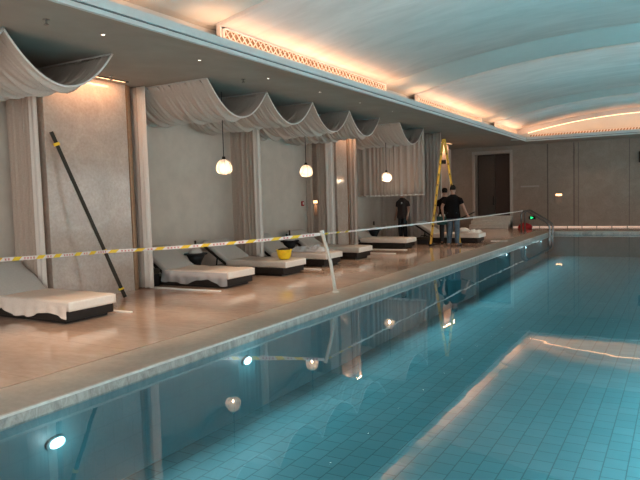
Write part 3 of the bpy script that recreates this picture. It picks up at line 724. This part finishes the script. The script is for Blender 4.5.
for i, (x, y) in enumerate([(-4.3, 28.9), (-3.75, 28.9), (-2.45, 28.9), (-3.1, 28.9)]):
    downlight(['leftmost', 'second from left', 'brightest, rightmost', 'third from left'][i] + ' downlight in the soffit before the back wall', x, y, 22, i == 2)
downlight('downlight in the soffit right in front of the dark door', -7.55, 28.6, 9)
def sprinkler(label, x, y):
    z = sof_z(x, y); t = thing('sprinkler', label, 'sprinkler', (x, y, z))
    mm = MB(); mm.lathe([(0, 0), (0.04, 0), (0.04, -0.008), (0.012, -0.015), (0.012, -0.05), (0, -0.05)], (0, 0, 0), 16); mm.build('body', M_STEEL, t)
    mm = MB(); mm.lathe([(0, -0.062), (0.03, -0.058), (0.03, -0.062), (0, -0.066)], (0, 0, 0), 16); mm.build('deflector', M_STEEL, t)
    mm = MB(); mm.tube([(-0.018, 0, -0.04), (-0.02, 0, -0.055), (-0.012, 0, -0.06)], 0.003, 5); mm.tube([(0.018, 0, -0.04), (0.02, 0, -0.055), (0.012, 0, -0.06)], 0.003, 5); mm.build('yoke', M_STEEL, t)
sprinkler('ceiling sprinkler above the nearest canopy, near the fascia', -6.35, 4.82)
sprinkler('ceiling sprinkler above the near marble pillar', -8.3, 7.5)
sprinkler('ceiling sprinkler above the four-swag canopy', -6.75, 9.1)
def washer(label, y0, y1):
    t = thing('wall_washer', label, 'recessed light', (0, 0, 0))
    mm = MB()
    for a, b2 in (((-8.56, y0, 3.735), (-8.54, y1, 3.75)), ((-8.46, y0, 3.735), (-8.44, y1, 3.75)), ((-8.56, y0-0.02, 3.735), (-8.44, y0, 3.75)), ((-8.56, y1, 3.735), (-8.44, y1+0.02, 3.75))): mm.box(a, b2)
    mm.build('frame', M_JOIST, t)
    mm = MB(); mm.box((-8.54, y0, 3.742), (-8.46, y1, 3.748)); mm.build('diffuser', M_LED, t)
washer('linear ceiling slot light washing the near marble pillar', 6.6, 8.0); washer('linear ceiling slot light above the far marble pillar', 16.2, 16.8); washer('linear ceiling slot light beyond the tall curtain and the ladder', 24.6, 26.2)
# air grilles below the vault panels
def grille(label, y0, y1):
    t = thing('air_grille', label, 'air grille', (-5.4, y0, 3.79))
    L = y1-y0; H = 0.155
    mm = MB(); mm.box((0.001, 0, 0), (0.006, L, H)); mm.build('backing', M_BRONZE, t)
    mm = MB()
    for a, b2 in (((0.004, 0, 0), (0.028, L, 0.018)), ((0.004, 0, H-0.018), (0.028, L, H)), ((0.004, 0, 0), (0.028, 0.03, H)), ((0.004, L-0.03, 0), (0.028, L, H))): mm.box(a, b2)
    mm.build('frame', M_VAULT, t)
    mm = MB(); p = 0.13; k = 0; y = 0.03
    while y+p <= L-0.02:
        mm.bar((0.016, y, 0.012), (0.016, y+p, H-0.012), 0.012, 0.014, (1, 0, 0)); mm.bar((0.020, y+p, 0.012), (0.020, y, H-0.012), 0.012, 0.014, (1, 0, 0)); y += p
    mm.build('lattice', M_VAULT, t)
grille('lattice air grille above the fascia at the top left corner', 1.0, 4.86); grille('long lattice air grille above the fascia over the four-swag canopy', 6.84, 12.24)
grille('long lattice air grille above the fascia, second from the far end', 14.11, 19.5); grille('short lattice air grille above the fascia at the far left corner', 21.35, 24.5)
t = thing('air_grille', 'slotted air grille across the far end under the glowing arch', 'air grille', (-5.0, 24.85, 3.66))
m = MB(); m.box((0, -0.012, 0), (8, -0.004, 0.13)); m.build('backing', M_BRONZE, t)
m = MB(); m.box((0, -0.03, 0.115), (8, -0.004, 0.13)); m.box((0, -0.03, 0), (8, -0.004, 0.012)); m.build('frame', M_VAULT, t)
m = MB()
for i in range(80): m.bar((0.05+0.1*i, -0.02, 0.01), (0.10+0.1*i, -0.02, 0.12), 0.04, 0.01, (0, 1, 0))
m.build('lattice', M_VAULT, t)

# ------------------------------------------------------------------ wall fittings
def exit_sign(label, loc, axis):
    t = thing('exit_sign', label, 'exit sign', loc, 0 if axis == 'x' else -PI/2)
    mm = MB(); mm.box((0, -0.15, -0.075), (0.03, 0.15, 0.075), bev=0.008); mm.build('housing', M_BLACK, t)
    mm = MB()
    a = [mm.bm.verts.new((0.033, y, z)) for y, z in ((-0.07, -0.06), (0.07, 0), (-0.07, 0.06))]; mm.bm.faces.new(a)
    mm.build('arrow', M_GREEN, t, solid=0.004)
exit_sign('low green arrow exit sign right of the near marble pillar', (WALL_L, 9.6, 0.36), 'x')
exit_sign('low green arrow exit sign behind the lounger heaped with plastic', (WALL_L, 15.2, 0.38), 'x')
exit_sign('low green arrow exit sign by the far curtain, left of the black side table', (WALL_L, 20.55, 0.38), 'x')
exit_sign('low green arrow exit sign on the back wall above the red bundle', (-5.85, BACK_Y, 0.44), 'y')
def sconce(label, loc, rz, power):
    t = thing('niche_light', label, 'wall light', loc, rz)
    mm = MB()
    for a, b2 in (((-0.15, -0.03, 0.22), (0.15, 0.0, 0.25)), ((-0.15, -0.03, -0.25), (0.15, 0, -0.22)), ((-0.15, -0.03, -0.22), (-0.13, 0, 0.22)), ((0.13, -0.03, -0.22), (0.15, 0, 0.22))): mm.box(a, b2)
    mm.build('frame', M_BACK, t)
    mm = MB(); mm.box((-0.13, -0.026, 0.14), (0.13, -0.012, 0.22)); mm.build('lamp_bar', M_NICHE, t)
    mm = MB(); mm.box((-0.13, -0.008, -0.22), (0.13, -0.001, 0.22)); mm.build('back_plate', M_BACK, t)
    c, s = math.cos(rz), math.sin(rz)
    lamp('niche_beam', 'SPOT', (loc[0]+0.07*s, loc[1]-0.07*c, loc[2]+0.2), power, WARM, (0.25*s*-1, 0.25*c, -1), 0.02, 1.6, 0.8)
sconce('glowing niche light on the back wall right of the handrails', (-4.7, BACK_Y, 1.27), 0, 3)
sconce('glowing niche light on the side of the near marble pillar, beside the curtain', (-9.02, 6.478, 1.42), 0, 5)
sconce('glowing niche light beside the far marble pillar, among the curtain folds', (-9.46, 16.148, 1.32), 0, 6)
t = thing('fire_alarm', 'small red fire alarm on the bay wall below the second pendant', 'fire alarm', (WALL_L, 15.6, 1.46))
m = MB(); m.box((0, -0.06, -0.07), (0.035, 0.06, 0.07), bev=0.008); m.build('housing', M_RED, t)
m = MB(); m.box((0.035, -0.03, -0.03), (0.04, 0.03, 0.04)); m.build('face_plate', M_WHITE, t)
t = thing('wall_speaker', 'small dark speaker high on the back wall at the right frame edge', 'speaker', (-1.42, BACK_Y, 3.0))
m = MB(); m.box((-0.11, -0.18, -0.3), (0.11, -0.02, 0.16), bev=0.02); m.build('cabinet', M_BLACK, t)
m = MB(); m.box((-0.03, -0.05, 0.0), (0.03, 0.0, 0.2)); m.build('bracket', M_JOIST, t)
m = MB(); m.box((-0.09, -0.19, -0.27), (0.09, -0.18, 0.13)); m.build('grille', M_JOIST, t)
m = MB(); m.box((-6.35, BACK_Y-0.015, 1.83), (-5.55, BACK_Y, 1.90), bev=0.003); o = m.build('wall_plate', M_FRAME); tag(o, 'thin pale plate on the back wall right of the door', 'plate')

# ------------------------------------------------------------------ underwater lamps
def pool_lamp(label, y, z, energy=1.4):
    t = thing('pool_light', label, 'underwater light', (POOL_L-0.02, y, z), 0, 'underwater pool lights')
    mm = MB(); mm.lathe([(0.06, 0), (0.08, 0), (0.08, 0.02), (0.06, 0.025), (0.06, 0)], (0, 0, 0), 22)
    bmesh.ops.rotate(mm.bm, matrix=Matrix.Rotation(PI/2, 3, 'Y'), verts=mm.bm.verts, cent=(0, 0, 0)); bmesh.ops.scale(mm.bm, vec=(1, 1.3, 0.75), verts=mm.bm.verts); mm.build('ring', M_TILEW, t)
    mm = MB(); mm.lathe([(0.06, 0.01), (0.04, 0.02), (0, 0.025)], (0, 0, 0), 22)
    bmesh.ops.rotate(mm.bm, matrix=Matrix.Rotation(PI/2, 3, 'Y'), verts=mm.bm.verts, cent=(0, 0, 0)); bmesh.ops.scale(mm.bm, vec=(1, 1.3, 0.75), verts=mm.bm.verts); mm.build('lens', M_POOLLAMP, t, True)
    lamp('pool_beam', 'POINT', (POOL_L+0.16, y, z), energy, COOL, None, 0.03)
pool_lamp('underwater light in the pool wall nearest the camera', 3.30, -0.38)
pool_lamp('underwater light in the pool wall below the wrapped lounger', 5.97, -0.33)
for i, y in enumerate((18.9, 21.6, 24.2)): pool_lamp('%s of the three distant underwater lights before the handrails' % ['nearest', 'middle', 'farthest'][i], y, -0.25)

# ------------------------------------------------------------------ step ladder
CEN = Vector((-6.45, 19.05, 0)); SPD = Vector((0.94, 0.30, 0)).normalized(); WD = Vector((-0.30, 0.94, 0)).normalized()
t = thing('step_ladder', 'tall yellow A-frame ladder standing over the two men', 'ladder', CEN)
TOPZ = 3.28
for s, off in ((-1, 0.46), (1, 0.46)):
    for q in (-1, 1):
        a = SPD*s*off+WD*q*0.24; b2 = SPD*s*0.03+WD*q*0.13+Vector((0, 0, TOPZ))
        m = MB(); m.bar(a+Vector((0, 0, 0.03)), b2, 0.04, 0.065, SPD, 0.006); m.build('rail', M_YEL, t)
        m = MB(); m.box(a+Vector((-0.05, -0.05, 0)), a+Vector((0.05, 0.05, 0.06)), None, 0.01); m.build('foot', M_BLACK, t)
    for k in range(1, 10):
        f = k/10.3; c = SPD*s*(off+(0.03-off)*f)+Vector((0, 0, TOPZ*f)); hw = 0.24+(0.13-0.24)*f
        m = MB(); m.bar(c-WD*(hw+0.035), c+WD*(hw+0.035), 0.06, 0.03, SPD, 0.004); m.build('rung', M_JOIST, t)
m = MB(); m.box((-0.06, -0.15, TOPZ-0.03), (0.06, 0.15, TOPZ+0.05), Matrix.Rotation(0.3, 4, 'Z'), 0.01); m.build('top_cap', M_YEL, t)
m = MB(); c = SPD*0.0+Vector((0, 0, TOPZ*0.80)); m.bar(c-SPD*0.10, c+SPD*0.06, 0.07, 0.12, (0, 0, 1), 0.02); m.build('hinge', M_BLACK, t)

# ------------------------------------------------------------------ people
def skin_mesh(name, joints, edges, mat, parent, root, sub=2):
    names = list(joints); idx = {k: i for i, k in enumerate(names)}
    me = bpy.data.meshes.new(name); me.from_pydata([joints[k][0] for k in names], [(idx[a], idx[b2]) for a, b2 in edges], [])
    o = bpy.data.objects.new(name, me); COL.objects.link(o)
    sk = o.modifiers.new('skin', 'SKIN'); sk.use_smooth_shade = True
    if not me.skin_vertices: bpy.context.view_layer.update()
    lay = me.skin_vertices[0] if me.skin_vertices else None
    for k in names:
        r = joints[k][1]; r = r if isinstance(r, tuple) else (r, r)
        lay.data[idx[k]].radius = r; lay.data[idx[k]].use_root = (k == root)
    sb = o.modifiers.new('smooth', 'SUBSURF'); sb.levels = sub; sb.render_levels = sub
    dg = bpy.context.evaluated_depsgraph_get(); dg.update()
    nm = bpy.data.meshes.new_from_object(o.evaluated_get(dg)); bpy.data.objects.remove(o)
    nm.materials.clear(); nm.materials.append(mat); nm.name = name
    for p in nm.polygons: p.use_smooth = True
    o = bpy.data.objects.new(name, nm); COL.objects.link(o); o.parent = parent
    return o
def person(label, loc, rz, h, pose, shirt, trousers, shoes, cap=False, logo=False):
    """local frame: faces +y, right side +x"""
    k = h/1.75; t = thing('person', label, 'person', loc, rz)
    J = {'pelvis': ((0, 0, .95), (.14, .10)), 'waist': ((0, .0, 1.10), (.145, .10)), 'chest': ((0, .0, 1.27), (.185, .12)), 'collar': ((0, -.005, 1.39), (.11, .07)),
         'neck': ((0, .005, 1.49), .055), 'skull': ((0, .02, 1.58), .06)}
    for s, n in ((-1, 'l'), (1, 'r')):
        J['shoulder_'+n] = ((s*.200, -.005, 1.362), .048); J['elbow_'+n] = ((s*.265, -.03, 1.11), .048); J['wrist_'+n] = ((s*.265, .05, .88), .03)
        J['palm_'+n] = ((s*.262, .075, .81), (.036, .018))
        J['hip_'+n] = ((s*.095, 0, .88), .092); J['knee_'+n] = ((s*.105, .02, .50), .06); J['ankle_'+n] = ((s*.11, -.025, .10), .04); J['heel_'+n] = ((s*.11, -.05, .045), .038); J['toe_'+n] = ((s*.12, .13, .035), (.04, .028))
    for q, pnt in pose.items(): J[q] = (pnt, J[q][1])
    J = {q: (tuple(c*k for c in p), (r[0]*k, r[1]*k) if isinstance(r, tuple) else r*k) for q, (p, r) in J.items()}
    E = [('pelvis', 'waist'), ('waist', 'chest'), ('chest', 'collar'), ('collar', 'neck'), ('neck', 'skull')]
    for n in 'lr':
        E += [('collar', 'shoulder_'+n), ('shoulder_'+n, 'elbow_'+n), ('elbow_'+n, 'wrist_'+n), ('wrist_'+n, 'palm_'+n), ('pelvis', 'hip_'+n), ('hip_'+n, 'knee_'+n), ('knee_'+n, 'ankle_'+n), ('ankle_'+n, 'heel_'+n), ('heel_'+n, 'toe_'+n)]
        # fingers
        w, pm = Vector(J['wrist_'+n][0]), Vector(J['palm_'+n][0]); d = (pm-w).normalized()
        sx = -1 if n == 'l' else 1
        fwdv = Vector((0, 1, 0)); ac = (fwdv-d*fwdv.dot(d)).normalized(); inn = d.cross(ac).normalized()*sx
        for i, (lf, of) in enumerate(((.062, .026), (.072, .009), (.068, -.009), (.052, -.026))):
            b0 = pm+ac*of*k+d*.03*k; b1 = b0+d*lf*.55*k+inn*.006*k; b3 = b1+d*lf*.4*k+inn*.02*k
            for q, pp, rr in (('a', b0, .0095), ('b', b1, .009), ('c', b3, .0075)): J['f%d%s_%s' % (i, q, n)] = (tuple(pp), rr*k)
            E += [('palm_'+n, 'f%da_%s' % (i, n)), ('f%da_%s' % (i, n), 'f%db_%s' % (i, n)), ('f%db_%s' % (i, n), 'f%dc_%s' % (i, n))]
        th0 = pm+ac*.034*k-d*.015*k+inn*.008*k; th1 = th0+d*.035*k+ac*.014*k+inn*.012*k
        J['ta_'+n] = (tuple(th0), .011*k); J['tb_'+n] = (tuple(th1), .009*k)
        E += [('palm_'+n, 'ta_'+n), ('ta_'+n, 'tb_'+n)]
    body = skin_mesh('body', J, E, M_SKIN, t, 'pelvis', 1)
    # head shaped in the same body mesh
    hc = Vector(J['skull'][0])+Vector((0, .005, .055))*k
    bm = bmesh.new(); bm.from_mesh(body.data)
    g = bmesh.ops.create_uvsphere(bm, u_segments=24, v_segments=16, radius=1)
    for q in g['verts']:
        x, y, z = q.co
        jaw = max(0, -z); fx = .078*(1-.28*jaw*jaw); fy = .098*(1-.12*jaw)
        yy = y*fy+(.018*jaw if y > 0 else .0); zz = z*.118
        if y > 0:
            yy += .022*math.exp(-((x/.16)**2+((z+.15)/.2)**2)); yy -= .010*(math.exp(-(((x-.38)/.2)**2+((z-.08)/.14)**2))+math.exp(-(((x+.38)/.2)**2+((z-.08)/.14)**2)))
            yy += .006*math.exp(-((x/.3)**2+((z+.52)/.08)**2))
        q.co = hc+Vector((x*fx, yy, zz))*k
    for s in (-1, 1):
        g = bmesh.ops.create_uvsphere(bm, u_segments=10, v_segments=8, radius=1)
        for q in g['verts']: q.co = hc+Vector((s*.079+q.co.x*.010, -.005+q.co.y*.018, -.01+q.co.z*.031))*k
    for f in bm.faces: f.smooth = True
    bm.to_mesh(body.data); bm.free()
    for s in (-1, 1):
        mm = MB(); bmesh.ops.create_uvsphere(mm.bm, u_segments=10, v_segments=8, radius=.011*k)
        bmesh.ops.translate(mm.bm, verts=mm.bm.verts, vec=hc+Vector((s*.030, .083, .010))*k); mm.build('eye', M_WHITE, t, True)
    # hair: cap of the skull, higher at the face
    mm = MB(); g = bmesh.ops.create_uvsphere(mm.bm, u_segments=28, v_segments=20, radius=1); bad = []
    for q in mm.bm.verts:
        x, y, z = q.co; lim = -.30 if y < -.1 else (.05 if y < .35 else .50)
        if z < lim: bad.append(q)
        q.co = hc+Vector((x*.084, y*.104-.002, z*.126+.003+.004*fbm(x*5, y*5, z*5)))*k
    bmesh.ops.delete(mm.bm, geom=bad, context='VERTS'); hair = mm.build('hair', M_HAIR, t, True, 0.006)
    if cap:
        mm = MB(); mm.lathe([(.088*k, .03*k), (.09*k, .06*k), (.08*k, .105*k), (.05*k, .135*k), (0, .142*k)], hc, 24)
        mm.prism([((-.07*k)+hc.x, hc.y+.06*k), (hc.x+.07*k, hc.y+.06*k), (hc.x+.05*k, hc.y+.17*k), (hc.x-.05*k, hc.y+.17*k)], 'z', hc.z+.03*k, hc.z+.04*k); mm.build('cap', M_TEEB, t, True)
    # T-shirt: lofted torso with short sleeves
    def grow(q, g, m2=1.0):
        p, r = J[q]; return (p, (r[0]*m2+g, r[1]*m2+g) if isinstance(r, tuple) else r*m2+g)
    mm = MB(); seg = 28; rings = []
    for z, rx, ry, cy0 in ((.80, .204, .172, 0), (.86, .206, .172, 0), (.95, .198, .160, 0), (1.05, .184, .138, 0), (1.15, .186, .130, 0), (1.26, .204, .136, 0), (1.34, .212, .128, -.002), (1.395, .190, .112, -.004), (1.43, .158, .100, -.004), (1.462, .105, .088, 0), (1.49, .070, .074, .002)):
        rings.append([mm.bm.verts.new(Vector((rx*math.copysign(abs(math.cos(2*PI*q/seg))**.85, math.cos(2*PI*q/seg))*(1+.02*fbm(q*.9, z*9, h)), cy0+ry*math.sin(2*PI*q/seg)*(1+.05*fbm(q*.8, z*7, h+4)), z))*k) for q in range(seg)])
    for a, b2 in zip(rings, rings[1:]):
        for q in range(seg): mm.bm.faces.new((a[q], a[(q+1) % seg], b2[(q+1) % seg], b2[q]))
    for n in 'lr':
        a, e = Vector(J['shoulder_'+n][0]), Vector(J['elbow_'+n][0]); sx = -1 if n == 'l' else 1
        mm.tube([a+Vector((-sx*.08, 0, -.025))*k, a+Vector((-sx*.02, 0, -.012))*k, a+(e-a)*.12, a+(e-a)*.4, a+(e-a)*.66], [.055*k, .068*k, .071*k, .072*k, .070*k], 16, caps=False)
    sh = mm.build('t_shirt', shirt, t, True, recalc=True)
    if logo:
        mm = MB(); mm.lathe([(0, 0), (.03*k, 0), (.03*k, .004), (0, .004)], (0, 0, 0), 14)
        bmesh.ops.rotate(mm.bm, matrix=Matrix.Rotation(-PI/2, 3, 'X'), verts=mm.bm.verts, cent=(0, 0, 0)); bmesh.ops.translate(mm.bm, verts=mm.bm.verts, vec=(-.085*k, .128*k, 1.32*k)); mm.build('chest_badge', M_WHITE, sh)
    B = {'pelvis': ((0, 0, .90*k), (.13*k, .10*k))}; BE = []
    for n in 'lr':
        B['hip_'+n] = grow('hip_'+n, .006*k); B['knee_'+n] = grow('knee_'+n, .024*k)
        B['ankle_'+n] = (J['ankle_'+n][0], .066*k); p = Vector(J['ankle_'+n][0]); B['cuff_'+n] = ((p.x, p.y, p.z-.03*k), .068*k)
        BE += [('pelvis', 'hip_'+n), ('hip_'+n, 'knee_'+n), ('knee_'+n, 'ankle_'+n), ('ankle_'+n, 'cuff_'+n)]
    skin_mesh('trousers', B, BE, trousers, t, 'pelvis', 2)
    for n in 'lr':
        hl, to = Vector(J['heel_'+n][0]), Vector(J['toe_'+n][0]); hl.z = to.z = .045*k
        dd = (to-hl).normalized()
        SJ = {'a': (tuple(hl-dd*.01*k), (.048*k, .044*k)), 'b': (tuple((hl+to)/2+Vector((0, 0, .008*k))), (.052*k, .046*k)), 'c': (tuple(to+dd*.02*k), (.046*k, .036*k))}
        skin_mesh('shoe', SJ, [('a', 'b'), ('b', 'c')], shoes, t, 'b', 2)
    return t
# man in black T-shirt and jeans, seen from behind, right forearm out holding a tool
person('man in a black T-shirt and blue jeans standing with his back to the pool', (-6.12, 18.85, 0.0), 0.05, 1.88,
       {'elbow_r': (.29, .02, 1.14), 'wrist_r': (.34, .20, .93), 'palm_r': (.36, .25, .88), 'elbow_l': (-.30, -.10, 1.14), 'wrist_l': (-.30, .02, .90), 'palm_l': (-.295, .045, .83),
        'knee_l': (-.10, .06, .51), 'ankle_l': (-.14, .02, .10), 'heel_l': (-.14, -.01, .045), 'toe_l': (-.20, .16, .035), 'toe_r': (.18, .12, .035)}, M_TEEB, M_JEANS, M_SHOE)
person('man in dark cap and black clothes between the ladder and the man in jeans', (-6.66, 19.68, 0.0), 0.35, 1.80,
       {'elbow_l': (-.27, .02, 1.12), 'wrist_l': (-.22, .20, .98), 'palm_l': (-.19, .26, .96)}, M_TEEB, M_BLACK, M_BLACK, cap=True)
person('man in brown T-shirt with white chest badge, head hidden by the tied-up curtain', (-8.42, 20.35, 0.0), PI-0.35, 1.80, {}, M_TEEG, M_BLACK, M_FOOT, logo=True)
# bag and tool
t = thing('shoulder_bag', 'teal canvas bag at the hip of the man in the cap', 'bag', (-6.60, 19.22, 0.64), 0.2)
m = MB(); m.box((-0.17, -0.06, 0), (0.17, 0.06, 0.27), bev=0.04); m.build('pouch', M_TEAL, t, True)
m = MB(); m.box((-0.165, -0.075, 0.12), (0.165, -0.058, 0.27), bev=0.012); m.build('flap', M_TEAL, t)
m = MB(); m.tube([(-0.15, 0, 0.25), (-0.08, 0.02, 0.42), (0.02, 0.03, 0.46), (0.10, 0.02, 0.42), (0.15, 0, 0.25)], 0.012, 6); m.build('strap', M_BLACK, t, True)
for s in (-0.06, 0.06):
    m = MB(); m.lathe([(0, 0.27), (0.03, 0.27), (0.03, 0.33), (0, 0.335)], (s, 0, 0), 12); m.build('roll', M_HEM, t)
t = thing('hand_tool', 'dark rod-like tool in the right hand of the man in jeans', 'tool', (-5.845, 19.13, 0.915), 0.4)
m = MB(); m.tube([(-0.10, 0, -0.06), (0.32, 0.05, 0.12)], 0.016, 8); m.build('rod', M_BLACK, t, True)
m = MB(); m.tube([(-0.12, 0, -0.07), (0.04, 0.02, 0.0)], 0.024, 8); m.build('grip', M_JOIST, t, True)
